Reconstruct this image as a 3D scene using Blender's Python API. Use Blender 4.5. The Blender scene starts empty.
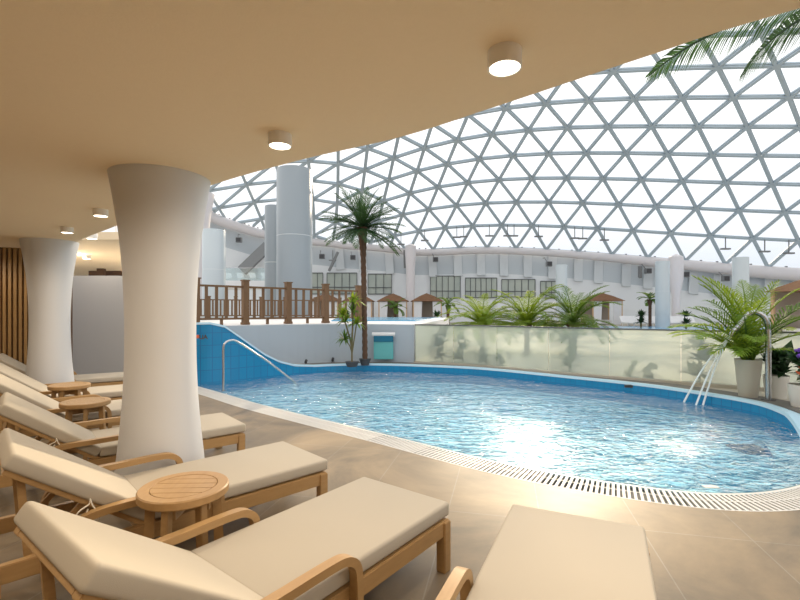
import bpy, bmesh, math, random
from mathutils import Vector, Matrix
random.seed(7)
C = bpy.context.scene.collection
sin, cos, pi = math.sin, math.cos, math.pi
R = math.radians
F, Y0, H = 452.0, 311.0, 1.443          # focal length in px, horizon row, eye height (metres)

def P(px, py, d):                        # point at distance d in front of the eye
    return Vector(((px-400)/F*d, d, H-(py-Y0)/F*d))
def G(px, py, z=0.0):                    # point on the level z
    d = F*(H-z)/(py-Y0)
    return Vector(((px-400)/F*d, d, z))

# ------------------------------------------------------------------ materials
def mat(name, col, rough=.6, metal=0, noise=None, bump=0, bscale=200, spec=.5, stretch=None, rough_var=0):
    m = bpy.data.materials.new(name); m.use_nodes = True
    nt = m.node_tree; b = nt.nodes['Principled BSDF']
    b.inputs['Base Color'].default_value = (*col, 1); b.inputs['Roughness'].default_value = rough
    b.inputs['Metallic'].default_value = metal; b.inputs['Specular IOR Level'].default_value = spec
    tc = nt.nodes.new('ShaderNodeTexCoord'); mp = nt.nodes.new('ShaderNodeMapping')
    nt.links.new(tc.outputs['Object'], mp.inputs['Vector'])
    if stretch: mp.inputs['Scale'].default_value = stretch
    n = nt.nodes.new('ShaderNodeTexNoise'); nt.links.new(mp.outputs[0], n.inputs['Vector'])
    sc, c2 = noise if noise else (3, tuple(c*.93 for c in col))
    n.inputs['Scale'].default_value = sc; n.inputs['Detail'].default_value = 5
    mx = nt.nodes.new('ShaderNodeMix'); mx.data_type = 'RGBA'
    mx.inputs[6].default_value = (*col, 1); mx.inputs[7].default_value = (*c2, 1)
    nt.links.new(n.outputs['Fac'], mx.inputs[0]); nt.links.new(mx.outputs[2], b.inputs['Base Color'])
    if bump:
        n2 = nt.nodes.new('ShaderNodeTexNoise'); n2.inputs['Scale'].default_value = bscale
        nt.links.new(mp.outputs[0], n2.inputs['Vector'])
        bp = nt.nodes.new('ShaderNodeBump'); bp.inputs['Strength'].default_value = bump
        bp.inputs['Distance'].default_value = .002
        nt.links.new(n2.outputs['Fac'], bp.inputs['Height']); nt.links.new(bp.outputs[0], b.inputs['Normal'])
    return m
def leafmat(name, c1, c2, trans):
    m = bpy.data.materials.new(name); m.use_nodes = True; nt = m.node_tree; nt.nodes.clear()
    o = nt.nodes.new('ShaderNodeOutputMaterial'); pb = nt.nodes.new('ShaderNodeBsdfPrincipled')
    tr = nt.nodes.new('ShaderNodeBsdfTranslucent'); mix = nt.nodes.new('ShaderNodeMixShader')
    tc = nt.nodes.new('ShaderNodeTexCoord'); n = nt.nodes.new('ShaderNodeTexNoise'); n.inputs['Scale'].default_value = 4
    nt.links.new(tc.outputs['Object'], n.inputs['Vector'])
    r = nt.nodes.new('ShaderNodeValToRGB'); r.color_ramp.elements[0].position = .35; r.color_ramp.elements[1].position = .65
    r.color_ramp.elements[0].color = (*c1, 1); r.color_ramp.elements[1].color = (*c2, 1)
    nt.links.new(n.outputs['Fac'], r.inputs[0]); nt.links.new(r.outputs[0], pb.inputs['Base Color'])
    pb.inputs['Roughness'].default_value = .62
    tr.inputs['Color'].default_value = (*trans, 1); mix.inputs[0].default_value = .4
    nt.links.new(pb.outputs[0], mix.inputs[1]); nt.links.new(tr.outputs[0], mix.inputs[2]); nt.links.new(mix.outputs[0], o.inputs[0])
    return m
def emis(name, col, s):
    m = bpy.data.materials.new(name); m.use_nodes = True; nt = m.node_tree
    b = nt.nodes['Principled BSDF']; b.inputs['Base Color'].default_value = (*col, 1)
    b.inputs['Emission Color'].default_value = (*col, 1); b.inputs['Emission Strength'].default_value = s
    return m
M = {}
M['teak'] = mat('teak', (.45,.28,.12), .42, noise=(5,(.33,.19,.075)), stretch=(9,1.2,9), bump=.15, bscale=60)
M['teak_dark'] = mat('teak_dark', (.12,.058,.025), .6, noise=(6,(.085,.04,.018)), stretch=(8,8,1))
M['groove'] = mat('groove', (.06,.03,.015), .8)
M['cushion'] = mat('cushion_fabric', (.47,.415,.335), .85, noise=(2,(.44,.39,.315)), bump=.35, bscale=500, spec=.2)
M['cord'] = mat('cord', (.8,.74,.62), .8)
M['plaster'] = mat('column_plaster', (.62,.62,.625), .5, noise=(1.5,(.59,.59,.595)))
M['ceiling'] = mat('ceiling_plaster', (.87,.72,.51), .8, noise=(40,(.84,.69,.485)), bump=.25, bscale=120, spec=.2)
M['white'] = mat('white_wall', (.74,.745,.75), .5, noise=(.6,(.70,.71,.72)))
M['white_shaded'] = mat('white_wall_shaded', (.43,.49,.56), .5, noise=(.6,(.40,.46,.53)))  # white wall with its shade and bluish pool light put into the colour
M['white_backlit'] = mat('white_backlit', (.27,.31,.34), .3, noise=(.4,(.25,.29,.32)))  # white columns seen against the light, their shade darkened into the colour
M['white_lit'] = mat('white_lit', (.50,.56,.60), .3, noise=(.4,(.46,.53,.57)))  # lighter copy of the same column white, for the brighter lit columns
M['grey_wall'] = mat('grey_wall', (.47,.47,.47), .6, noise=(.8,(.44,.44,.445)))
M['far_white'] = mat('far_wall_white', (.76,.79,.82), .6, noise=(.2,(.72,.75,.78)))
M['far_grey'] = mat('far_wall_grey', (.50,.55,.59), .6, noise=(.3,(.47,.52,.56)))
M['far_rib'] = mat('far_wall_rib', (.60,.64,.67), .6)
M['pipe'] = mat('rose_white_tube', (.72,.69,.71), .5, noise=(.4,(.68,.65,.67)))
M['steelwork'] = mat('dome_steel', (.46,.54,.60), .5, noise=(.5,(.42,.50,.56)))
M['steel'] = mat('stainless_steel', (.50,.52,.54), .25, 1)
M['dark'] = mat('dark_metal', (.05,.05,.055), .5)
M['frame'] = mat('window_frame_grey', (.10,.11,.115), .5)
M['brace'] = mat('brace_grey', (.22,.23,.24), .6)
M['fencewood'] = mat('brown_fence_wood', (.17,.092,.04), .5, noise=(4,(.12,.062,.026)), stretch=(6,6,1))
M['kerb'] = mat('kerb_stone', (.16,.15,.135), .7, noise=(4,(.12,.115,.105)))
M['ground'] = mat('pale_ground', (.50,.46,.39), .8, noise=(.5,(.44,.40,.33)))
M['grate'] = mat('white_grating', (.72,.70,.66), .45)
M['grate_gap'] = mat('grating_channel', (.075,.085,.09), .7)
M['coping'] = mat('pool_coping', (.45,.66,.78), .3, noise=(3,(.40,.61,.74)))
M['pot_grey'] = mat('pot_taupe', (.46,.43,.36), .5, noise=(3,(.42,.39,.32)))
M['pot_white'] = mat('pot_white', (.66,.64,.59), .5)
M['soil'] = mat('soil', (.04,.028,.018), .9)
M['trunk'] = mat('palm_trunk', (.14,.075,.045), .9, noise=(14,(.06,.032,.02)), bump=1, bscale=30)
M['stem'] = mat('plant_stem', (.20,.17,.08), .7, noise=(9,(.12,.10,.05)))
M['leaf'] = leafmat('palm_leaf', (.03,.08,.012), (.07,.145,.02), (.20,.33,.03))
M['leaf_dark'] = leafmat('dark_palm_leaf', (.02,.05,.02), (.035,.085,.03), (.08,.17,.04))
M['leaf_lime'] = leafmat('lime_palm_leaf', (.075,.16,.012), (.17,.28,.02), (.40,.52,.03))
M['leaf_deep'] = leafmat('deep_green_leaf', (.012,.04,.016), (.03,.075,.025), (.04,.1,.03))
M['thatch'] = mat('thatch', (.21,.105,.05), .9, noise=(6,(.12,.055,.025)), bump=1, bscale=20)
M['curtain'] = mat('curtain_white', (.68,.69,.72), .8)
M['pale_wood'] = mat('pale_wood', (.50,.33,.19), .6)
M['shade_brown'] = mat('cabana_back', (.33,.28,.23), .8)
M['red'] = mat('flower_orange_red', (.75,.14,.05), .6)
M['purple'] = mat('flower_purple', (.20,.08,.55), .6)
M['lounger_white'] = mat('white_plastic', (.75,.75,.76), .5)
M['lamp_body'] = mat('lamp_white_paint', (.85,.82,.78), .5)
M['lamp_glow'] = emis('lamp_diffuser', (1,.86,.64), 9)
M['teal'] = mat('teal_niche', (.10,.42,.46), .2, noise=(3,(.16,.50,.50)))
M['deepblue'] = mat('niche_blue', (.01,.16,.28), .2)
M['terracotta'] = mat('terracotta', (.5,.2,.12), .7)

def tile_mat(name, c1, c2, mort, w, h, ang=0, gap=.012, noise_c=None, nsc=1.5, rough=.4, uvz=False, bump=0):
    m = bpy.data.materials.new(name); m.use_nodes = True; nt = m.node_tree; b = nt.nodes['Principled BSDF']
    tc = nt.nodes.new('ShaderNodeTexCoord'); mp = nt.nodes.new('ShaderNodeMapping'); mp.vector_type = 'POINT'
    mp.inputs['Rotation'].default_value = (0,0,ang)
    nt.links.new(tc.outputs['UV' if uvz else 'Object'], mp.inputs[0])
    br = nt.nodes.new('ShaderNodeTexBrick'); br.offset = 0; br.squash = 1
    br.inputs['Scale'].default_value = 1; br.inputs['Brick Width'].default_value = w; br.inputs['Row Height'].default_value = h
    br.inputs['Mortar Size'].default_value = gap; br.inputs['Mortar Smooth'].default_value = .1; br.inputs['Bias'].default_value = 0
    br.inputs['Color1'].default_value = (*c1,1); br.inputs['Color2'].default_value = (*c2,1); br.inputs['Mortar'].default_value = (*mort,1)
    nt.links.new(mp.outputs[0], br.inputs['Vector'])
    out = br.outputs['Color']
    if noise_c:
        n = nt.nodes.new('ShaderNodeTexNoise'); n.inputs['Scale'].default_value = nsc; n.inputs['Detail'].default_value = 8
        n.inputs['Roughness'].default_value = .62; n.inputs['Distortion'].default_value = .6
        nt.links.new(tc.outputs['Object'], n.inputs['Vector'])
        rp = nt.nodes.new('ShaderNodeValToRGB'); rp.color_ramp.elements[0].position = .33; rp.color_ramp.elements[1].position = .68
        rp.color_ramp.elements[0].color = (*noise_c,1); rp.color_ramp.elements[1].color = (1,1,1,1)
        nt.links.new(n.outputs['Fac'], rp.inputs[0])
        mx = nt.nodes.new('ShaderNodeMix'); mx.data_type = 'RGBA'; mx.blend_type = 'MULTIPLY'; mx.inputs[0].default_value = 1
        nt.links.new(out, mx.inputs[6]); nt.links.new(rp.outputs[0], mx.inputs[7]); out = mx.outputs[2]
    nt.links.new(out, b.inputs['Base Color']); b.inputs['Roughness'].default_value = rough
    return m, mp
M['deck'], dk = tile_mat('deck_stone_tiles', (.36,.265,.16), (.32,.235,.14), (.40,.33,.24), .64, 1.28, R(13), .004, (.30,.33,.39), .8, .5)
dk.inputs['Location'].default_value = (.64*.62, .58, 0)
M['pooltile'], _ = tile_mat('pool_blue_tiles', (.006,.20,.42), (.007,.22,.45), (.012,.14,.32), .17, .25, 0, .006, rough=.2, uvz=True)
M['poolfloor'], _ = tile_mat('pool_floor_tiles', (.42,.78,.90), (.45,.80,.91), (.33,.68,.83), .25, .25, 0, .008, rough=.3)
M['poolledge'], _ = tile_mat('pool_ledge_tiles', (.55,.80,.88), (.58,.82,.89), (.46,.72,.82), .25, .25, 0, .008, rough=.3)

def water_mat(name, tint, sc, strength):
    m = bpy.data.materials.new(name); m.use_nodes = True; nt = m.node_tree; nt.nodes.clear()
    o = nt.nodes.new('ShaderNodeOutputMaterial'); t = nt.nodes.new('ShaderNodeBsdfTransparent'); g = nt.nodes.new('ShaderNodeBsdfGlossy')
    t.inputs['Color'].default_value = (*tint,1); g.inputs['Roughness'].default_value = .04
    fr = nt.nodes.new('ShaderNodeFresnel'); fr.inputs['IOR'].default_value = 1.33
    tc = nt.nodes.new('ShaderNodeTexCoord'); mp = nt.nodes.new('ShaderNodeMapping'); mp.inputs['Scale'].default_value = (1,1.5,1)
    nt.links.new(tc.outputs['Object'], mp.inputs[0])
    n1 = nt.nodes.new('ShaderNodeTexNoise'); n1.inputs['Scale'].default_value = sc; n1.inputs['Detail'].default_value = 4; n1.inputs['Distortion'].default_value = .8
    n2 = nt.nodes.new('ShaderNodeTexNoise'); n2.inputs['Scale'].default_value = sc*.22; n2.inputs['Detail'].default_value = 2
    for n in (n1,n2): nt.links.new(mp.outputs[0], n.inputs['Vector'])
    ad = nt.nodes.new('ShaderNodeMath'); ad.operation = 'MULTIPLY_ADD'; ad.inputs[1].default_value = 1.5
    nt.links.new(n2.outputs['Fac'], ad.inputs[0]); nt.links.new(n1.outputs['Fac'], ad.inputs[2])
    bp = nt.nodes.new('ShaderNodeBump'); bp.inputs['Strength'].default_value = strength; bp.inputs['Distance'].default_value = .16
    nt.links.new(ad.outputs[0], bp.inputs['Height'])
    nt.links.new(bp.outputs[0], fr.inputs['Normal']); nt.links.new(bp.outputs[0], g.inputs['Normal'])
    mx = nt.nodes.new('ShaderNodeMixShader'); mu = nt.nodes.new('ShaderNodeMath'); mu.operation='MULTIPLY'; mu.inputs[1].default_value=.85
    nt.links.new(fr.outputs[0], mu.inputs[0]); nt.links.new(mu.outputs[0], mx.inputs[0]); nt.links.new(t.outputs[0], mx.inputs[1]); nt.links.new(g.outputs[0], mx.inputs[2]); nt.links.new(mx.outputs[0], o.inputs[0])
    return m
M['water'] = water_mat('pool_water', (.80,.96,1.0), 7.5, 1.0)
M['water_far'] = mat('upper_pool_water', (.10,.36,.62), .15, noise=(1.5,(.16,.46,.70)))
def glass_mat(name, tint, mixf, rough, diff=None, dfac=0):
    m = bpy.data.materials.new(name); m.use_nodes = True; nt = m.node_tree; nt.nodes.clear()
    o = nt.nodes.new('ShaderNodeOutputMaterial'); t = nt.nodes.new('ShaderNodeBsdfTransparent'); g = nt.nodes.new('ShaderNodeBsdfGlossy')
    t.inputs['Color'].default_value = (*tint,1); g.inputs['Roughness'].default_value = rough
    mx = nt.nodes.new('ShaderNodeMixShader'); mx.inputs[0].default_value = mixf
    nt.links.new(t.outputs[0], mx.inputs[1]); nt.links.new(g.outputs[0], mx.inputs[2]); nt.links.new(mx.outputs[0], o.inputs[0])
    return m
M['pane'] = glass_mat('dome_glass', (.97,.985,1), .03, .05)
M['clear'] = glass_mat('clear_glass', (.85,.92,.92), .10, .05)
M['jet'] = mat('water_jet', (.85,.92,.95), .2)
M['winglass'] = mat('far_window_glass', (.30,.36,.34), .15, noise=(.5,(.52,.55,.48)))
def frosted():
    m = bpy.data.materials.new('frosted_glass'); m.use_nodes = True; nt = m.node_tree; nt.nodes.clear()
    o = nt.nodes.new('ShaderNodeOutputMaterial')
    rf = nt.nodes.new('ShaderNodeBsdfRefraction'); rf.inputs['Roughness'].default_value = .08; rf.inputs['IOR'].default_value = 1.25
    rf.inputs['Color'].default_value = (.97,1,.96,1)
    tl = nt.nodes.new('ShaderNodeBsdfTranslucent'); tl.inputs['Color'].default_value = (.74,.82,.79,1)
    df = nt.nodes.new('ShaderNodeBsdfPrincipled'); df.inputs['Base Color'].default_value = (.60,.64,.60,1); df.inputs['Roughness'].default_value = .3
    a = nt.nodes.new('ShaderNodeMixShader'); a.inputs[0].default_value = .30
    b = nt.nodes.new('ShaderNodeMixShader'); b.inputs[0].default_value = .20
    nt.links.new(rf.outputs[0], a.inputs[1]); nt.links.new(tl.outputs[0], a.inputs[2])
    nt.links.new(a.outputs[0], b.inputs[1]); nt.links.new(df.outputs[0], b.inputs[2]); nt.links.new(b.outputs[0], o.inputs[0])
    return m
M['frosted'] = frosted()

# ------------------------------------------------------------------ mesh helpers
class MB:
    def __init__(s): s.v=[]; s.f=[]; s.uv=None
    def quadbox(s, c):                    # 8 corners: bottom 4 then top 4
        n=len(s.v); s.v+=[tuple(p) for p in c]
        s.f+=[(n,n+3,n+2,n+1),(n+4,n+5,n+6,n+7)]+[(n+i,n+(i+1)%4,n+4+(i+1)%4,n+4+i) for i in range(4)]
        return s
    def box(s, c, d, rz=0):
        c=Vector(c); x,y,z=[k/2 for k in d]; m=Matrix.Rotation(rz,3,'Z')
        return s.quadbox([c+m@Vector(p) for p in [(-x,-y,-z),(x,-y,-z),(x,y,-z),(-x,y,-z),(-x,-y,z),(x,-y,z),(x,y,z),(-x,y,z)]])
    def bar(s, p, q, w, h, up=(0,0,1)):
        p=Vector(p);q=Vector(q);d=(q-p).normalized();u=Vector(up)
        sd=d.cross(u)
        if sd.length<1e-4: sd=d.cross(Vector((1,0,0)))
        sd.normalize();u=sd.cross(d).normalized()
        a=sd*w/2;b=u*h/2
        return s.quadbox([p-a-b,p+a-b,q+a-b,q-a-b,p-a+b,p+a+b,q+a+b,q-a+b])
    def tube(s, pts, r, n=10, caps=True):
        pts=[Vector(p) for p in pts]; rs=r if isinstance(r,(list,tuple)) else [r]*len(pts)
        b=len(s.v); prev=None
        for i,p in enumerate(pts):
            t=(pts[min(i+1,len(pts)-1)]-pts[max(i-1,0)]).normalized()
            if prev is None:
                u=t.cross(Vector((0,0,1)))
                if u.length<1e-3: u=t.cross(Vector((1,0,0)))
                u.normalize()
            else:
                u=prev-t*prev.dot(t); u.normalize()
            prev=u; w=t.cross(u)
            for k in range(n):
                a=2*pi*k/n; s.v.append(tuple(p+(u*cos(a)+w*sin(a))*rs[i]))
        for i in range(len(pts)-1):
            for k in range(n):
                s.f.append((b+i*n+k,b+i*n+(k+1)%n,b+(i+1)*n+(k+1)%n,b+(i+1)*n+k))
        if caps:
            s.f.append(tuple(b+k for k in range(n))[::-1]); s.f.append(tuple(b+(len(pts)-1)*n+k for k in range(n)))
        return s
    def lathe(s, prof, n=32, c=(0,0,0), caps=True):
        b=len(s.v)
        for r,z in prof:
            for k in range(n):
                a=2*pi*k/n; s.v.append((c[0]+r*cos(a),c[1]+r*sin(a),c[2]+z))
        for i in range(len(prof)-1):
            for k in range(n): s.f.append((b+i*n+k,b+i*n+(k+1)%n,b+(i+1)*n+(k+1)%n,b+(i+1)*n+k))
        if caps:
            if prof[0][0]>1e-6: s.f.append(tuple(b+k for k in range(n))[::-1])
            if prof[-1][0]>1e-6: s.f.append(tuple(b+(len(prof)-1)*n+k for k in range(n)))
        return s
    def prism(s, poly, z0, z1):
        n=len(s.v); k=len(poly)
        s.v+=[(x,y,z0) for x,y in poly]+[(x,y,z1) for x,y in poly]
        s.f.append(tuple(n+i for i in range(k))[::-1]); s.f.append(tuple(n+k+i for i in range(k)))
        s.f+=[(n+i,n+(i+1)%k,n+k+(i+1)%k,n+k+i) for i in range(k)]
        return s
    def strip(s, A, B):
        n=len(s.v); k=len(A); s.v+=[tuple(p) for p in A]+[tuple(p) for p in B]
        s.f+=[(n+i,n+i+1,n+k+i+1,n+k+i) for i in range(k-1)]
        return s
    def sweep_rect(s, pts, x, w, th):      # pts in the (y,z) plane, width along x
        pts=[Vector((0,p[0],p[1])) for p in pts]; b=len(s.v)
        for i,p in enumerate(pts):
            t=(pts[min(i+1,len(pts)-1)]-pts[max(i-1,0)]).normalized(); nrm=Vector((0,-t.z,t.y))
            for sx,sn in ((-1,-1),(1,-1),(1,1),(-1,1)):
                s.v.append((x+sx*w/2,p.y+nrm.y*sn*th/2,p.z+nrm.z*sn*th/2))
        for i in range(len(pts)-1):
            for k in range(4): s.f.append((b+i*4+k,b+i*4+(k+1)%4,b+(i+1)*4+(k+1)%4,b+(i+1)*4+k))
        e=b+(len(pts)-1)*4; s.f+=[(b+3,b+2,b+1,b),(e,e+1,e+2,e+3)]
        return s
    def build(s, name, m, parent=None, smooth=False, bevel=0, segs=2, loc=None):
        me=bpy.data.meshes.new(name); me.from_pydata(s.v,[],s.f); me.validate()
        bm=bmesh.new(); bm.from_mesh(me)
        bmesh.ops.recalc_face_normals(bm,faces=bm.faces)
        if bevel: bmesh.ops.bevel(bm,geom=bm.edges[:],offset=bevel,segments=segs,affect='EDGES',clamp_overlap=True)
        bm.to_mesh(me); bm.free()
        if smooth or bevel:
            for p in me.polygons: p.use_smooth=True
            me.set_sharp_from_angle(angle=R(40))
        me.materials.append(M[m]); o=bpy.data.objects.new(name,me); C.objects.link(o)
        if parent: o.parent=parent
        if loc: o.location=loc
        return o
def tag(o,label,cat,group=None,kind=None):
    o['label']=label; o['category']=cat
    if group: o['group']=group
    if kind: o['kind']=kind
    return o
def thing(name,label,cat,loc=(0,0,0),rz=0,group=None):
    o=bpy.data.objects.new(name,None); C.objects.link(o); o.location=loc; o.rotation_euler=(0,0,rz); o.empty_display_size=.1
    return tag(o,label,cat,group)
def struct(o,label=None,cat=None):
    o['kind']='structure'
    if label: o['label']=label; o['category']=cat
    return o
def dup(root,loc,rz=None,label=None,group=None,scale=None):
    r=root.copy(); C.objects.link(r); r.location=loc
    if rz is not None: r.rotation_euler=(0,0,rz)
    if label: r['label']=label
    if group: r['group']=group
    if scale: r.scale=(scale,)*3
    for ch in list(root.children):
        c=ch.copy(); C.objects.link(c); c.parent=r
        for g in ch.children:
            d=g.copy(); C.objects.link(d); mi=g.matrix_parent_inverse.copy(); d.parent=c; d.matrix_parent_inverse=mi
    return r
def catmull(pts, n=8, closed=False):
    out=[]; k=len(pts); rng=range(k if closed else k-1)
    for i in rng:
        p=[Vector(pts[(i+j)%k] if closed else pts[max(0,min(k-1,i+j))]) for j in (-1,0,1,2)]
        for q in range(n):
            t=q/n
            out.append(.5*((2*p[1])+(-p[0]+p[2])*t+(2*p[0]-5*p[1]+4*p[2]-p[3])*t*t+(-p[0]+3*p[1]-3*p[2]+p[3])*t**3))
    if not closed: out.append(Vector(pts[-1]))
    return out

# ------------------------------------------------------------------ pool
ZW=-.02; ZR=.15
near=[(-4.15,8.95),(-3.9,8.70),(-3.0,7.84),(-2.0,6.87),(-.116,5.26),(.96,4.33),(1.85,3.80),(2.60,3.59),(3.38,3.80),(4.1,4.38),(4.6,5.15)]
far=[(4.6,5.15),(4.88,5.72),(5.02,6.42),(4.72,7.21),(4.22,8.0),(3.19,9.01),(1.81,10.22),(.36,10.8),(-.75,11.0),(-1.72,10.85),(-2.42,10.4),(-2.9,9.95),(-3.36,9.5),(-3.83,9.12),(-4.15,8.95)]
ring=near[:-1]+far[:-1]
cl=catmull([(x,y,0) for x,y in ring],8,True)
nN=(len(near)-1)*8
nearC=cl[:nN+1]; farC=cl[nN:]+[cl[0]]
ctr=Vector((.9,7.0,0))
def offset(line,d):
    out=[]
    for i,p in enumerate(line):
        t=(line[min(i+1,len(line)-1)]-line[max(i-1,0)]); n=Vector((t.y,-t.x,0)).normalized()
        if n.dot(p-ctr)<0: n=-n
        out.append(p+n*d)
    return out
def z(line,h): return [Vector((p.x,p.y,h)) for p in line]
GW=.34
gOut=offset(nearC,GW)
def radial(line,k): return [ctr+(p-ctr).normalized()*k for p in line]
# deck: near side of the room
deck=MB(); deck.strip(z(gOut,0),z(radial(gOut,16),0))
deck_o=struct(deck.build('floor','deck'))
deck_o['label']='warm grey stone tiled pool deck under the loungers'
# grating channel and bars
ch=MB(); ch.strip(z(offset(nearC,-.0),-.03),z(gOut,-.03)); ch.strip(z(gOut,-.03),z(gOut,0))
gt=struct(ch.build('trim_1','grate_gap')); gt['label']='white slotted overflow grating along the near pool edge'
gb=MB()
dens=catmull([tuple(p) for p in nearC[::4]]+[tuple(nearC[-1])],60)
acc=0; last=dens[0]; bars=[]
for i in range(1,len(dens)):
    acc+=(dens[i]-last).length; last=dens[i]
    if acc>=.036:
        acc=0; t=(dens[i]-dens[i-1]).normalized(); n=Vector((t.y,-t.x,0))
        if n.dot(dens[i]-ctr)<0:n=-n
        n=(n*.86+t*.5).normalized() if False else n
        p=dens[i]; gb.bar(p+n*.045+Vector((0,0,-.008)),p+n*(GW-.015)+Vector((0,0,-.008)),.020,.016)
for off in (.03,GW/2,GW-.008):
    l=offset(nearC,off); w=.03 if off==.03 else .012
    A=offset(nearC,off-w/2);B=offset(nearC,off+w/2)
    gb.strip(z(A,.0005),z(B,.0005))
gb.build('grating_bars','grate',gt)
# ground behind the pool
farO=offset(farC,.20)
gd=MB(); gd.strip(z(farO,ZR-.03),z(radial(farO,110),ZR-.03)); struct(gd.build('floor_far','ground'))['label']='pale ground beyond the pool under the dome'
kb=MB(); kb.strip(z(offset(farC,.20),ZR-.012),z(offset(farC,.62),ZR-.012)); struct(kb.build('trim_2','kerb'))['label']='dark stone kerb strip behind the pool rim'
# steps where the deck meets the higher ground at both ends of the pool
stp=MB()
for i_n,i_f in ((-1,0),(0,-1)):
    a=gOut[i_n]; b=radial(gOut,16)[i_n]; c=radial(farO,16)[i_f]; d=farO[i_f]
    pn=nearC[i_n]; n=len(stp.v)
    stp.v+=[tuple(Vector((p.x,p.y,-.004))) for p in (pn,a,b,c,d)]; stp.f.append((n,n+1,n+2,n+3,n+4))
    n=len(stp.v); stp.v+=[(d.x,d.y,-.05),(c.x,c.y,-.05),(c.x,c.y,ZR-.03),(d.x,d.y,ZR-.03)]; stp.f.append((n,n+1,n+2,n+3))
struct(stp.build('trim_8','deck'))['label']='low stone step where the deck meets the planted side'
# shell
LED=-.11; ZB=-.22
def hgt(p):                                # top of the far rim / blue wall
    prof=[(-5,1.17),(-4.04,1.20),(-3.83,1.205),(-3.6,1.13),(-3.36,.90),(-2.96,.50),(-2.7,.31),(-2.42,.20),(-2.0,ZR),(9,ZR)]
    if p.y<8.0: return ZR if p.y>5.7 else max(-.0,ZR-(5.7-p.y)*.3)
    for (a,b),(c,d) in zip(prof,prof[1:]):
        if a<=p.x<=c:
            u=(p.x-a)/(c-a); return b+(d-b)*u
    return ZR
sh=MB()
nIn=[ctr+(p-ctr)*(1-.36/max(.6,(p-ctr).length)) for p in nearC]
sh2=MB(); sh2.strip(z(nearC,0),z(nearC,LED+.03)); sh2.strip(z(nearC,LED+.03),z(nIn,LED))
ps=struct(sh2.build('pool_ledge','poolledge'),'pale blue shallow ledge inside the near edge of the pool','pool')
wl=MB(); wl.strip(z(nIn,LED),z(nIn,ZB)); wl.strip(z(farC,ZB),[Vector((p.x,p.y,hgt(p))) for p in farC])
wo=struct(wl.build('pool_wall','pooltile'),'blue tiled pool wall with its curved high end by the handrail','pool')
fl=MB(); n0=len(nIn)+len(farC)
loop=z(nIn,ZB)+z(farC,ZB)
fl.v=[tuple(p) for p in loop]+[(ctr.x,ctr.y,ZB)]
fl.f=[(i,(i+1)%n0,n0) for i in range(n0)]
struct(fl.build('pool_floor','poolfloor'),'light blue tiled bottom of the pool','pool')
# uv for the wall: arc length / height
me=wo.data; uvl=me.uv_layers.new(name='UVMap')
for poly in me.polygons:
    for li in poly.loop_indices:
        v=me.vertices[me.loops[li].vertex_index].co; uvl.data[li].uv=(math.atan2(v.y-ctr.y,v.x-ctr.x)*5.2+v.x*.0,v.z+1)
cp=MB(); top=[Vector((p.x,p.y,hgt(p))) for p in farC]; o1=[Vector((q.x,q.y,hgt(p))) for p,q in zip(farC,offset(farC,.10))]
o2=[Vector((q.x,q.y,max(-.05,hgt(p)-.02))) for p,q in zip(farC,offset(farC,.20))]
o3=[Vector((q.x,q.y,-.05)) for q in offset(farC,.20)]
lip=[Vector((q.x,q.y,hgt(p)-.03)) for p,q in zip(farC,offset(farC,-.015))]
cp.strip(lip,[t+Vector((0,0,.012)) for t in top]); cp.strip([t+Vector((0,0,.012)) for t in top],[t+Vector((0,0,.012)) for t in o1]); cp.strip([t+Vector((0,0,.012)) for t in o1],o2); cp.strip(o2,o3)
struct(cp.build('pool_coping','coping',smooth=True),'pale blue rounded coping along the far side of the pool','pool')
wt=MB(); loopw=z(nearC[:-1],ZW)+z(farC[:-1],ZW); k=len(loopw)
wt.v=[tuple(p) for p in loopw]+[(ctr.x,ctr.y,ZW)]; wt.f=[(i,(i+1)%k,k) for i in range(k)]
struct(wt.build('pool_water','water'),'rippled clear blue water filling the pool','water')
# marks on the blue wall
def text(body,size,loc,rot,m,parent,name='lettering'):
    cu=bpy.data.curves.new(name,'FONT'); cu.body=body; cu.size=size; cu.extrude=.002; cu.align_x='CENTER'; cu.offset=.006
    tmp=bpy.data.objects.new(name,cu); C.objects.link(tmp); dg=bpy.context.evaluated_depsgraph_get()
    me=bpy.data.meshes.new_from_object(tmp.evaluated_get(dg)); bpy.data.objects.remove(tmp)
    o=bpy.data.objects.new(name,me); C.objects.link(o); o.location=loc; o.rotation_euler=rot; me.materials.clear(); me.materials.append(M[m]); o.parent=parent
    return o
a=P(201.5,338.5,8.98); text('UA',.115,a+Vector((.10,-.15,0)),(pi/2,0,R(40)),'dark',wo)
dsk=MB(); dsk.lathe([(0,0),(.035,0),(.035,.004),(0,.004)],20); d=dsk.build('red_dot','red',wo); d.location=P(197.5,336.6,8.82); d.rotation_euler=(pi/2,0,R(40))

# hand rail
hr=thing('handrail','stainless steel handrail curving from the grating down into the blue water','handrail',tuple(G(223.5,391)))
b=hr.location
pts=catmull([(0,0,0),(0,0,.45),(0,.0,.78),(.03,.03,.87),(.10,.10,.905),(.2,.2,.86),(.62,.65,.45),(1.02,1.06,-.0),(1.1,1.14,-.12)],8)
MB().tube(pts,.020,12).build('rail_tube','steel',hr,True)
MB().lathe([(.0,.0),(.05,0),(.05,.012),(.0,.014)],24).build('base_flange','steel',hr,True)
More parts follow.
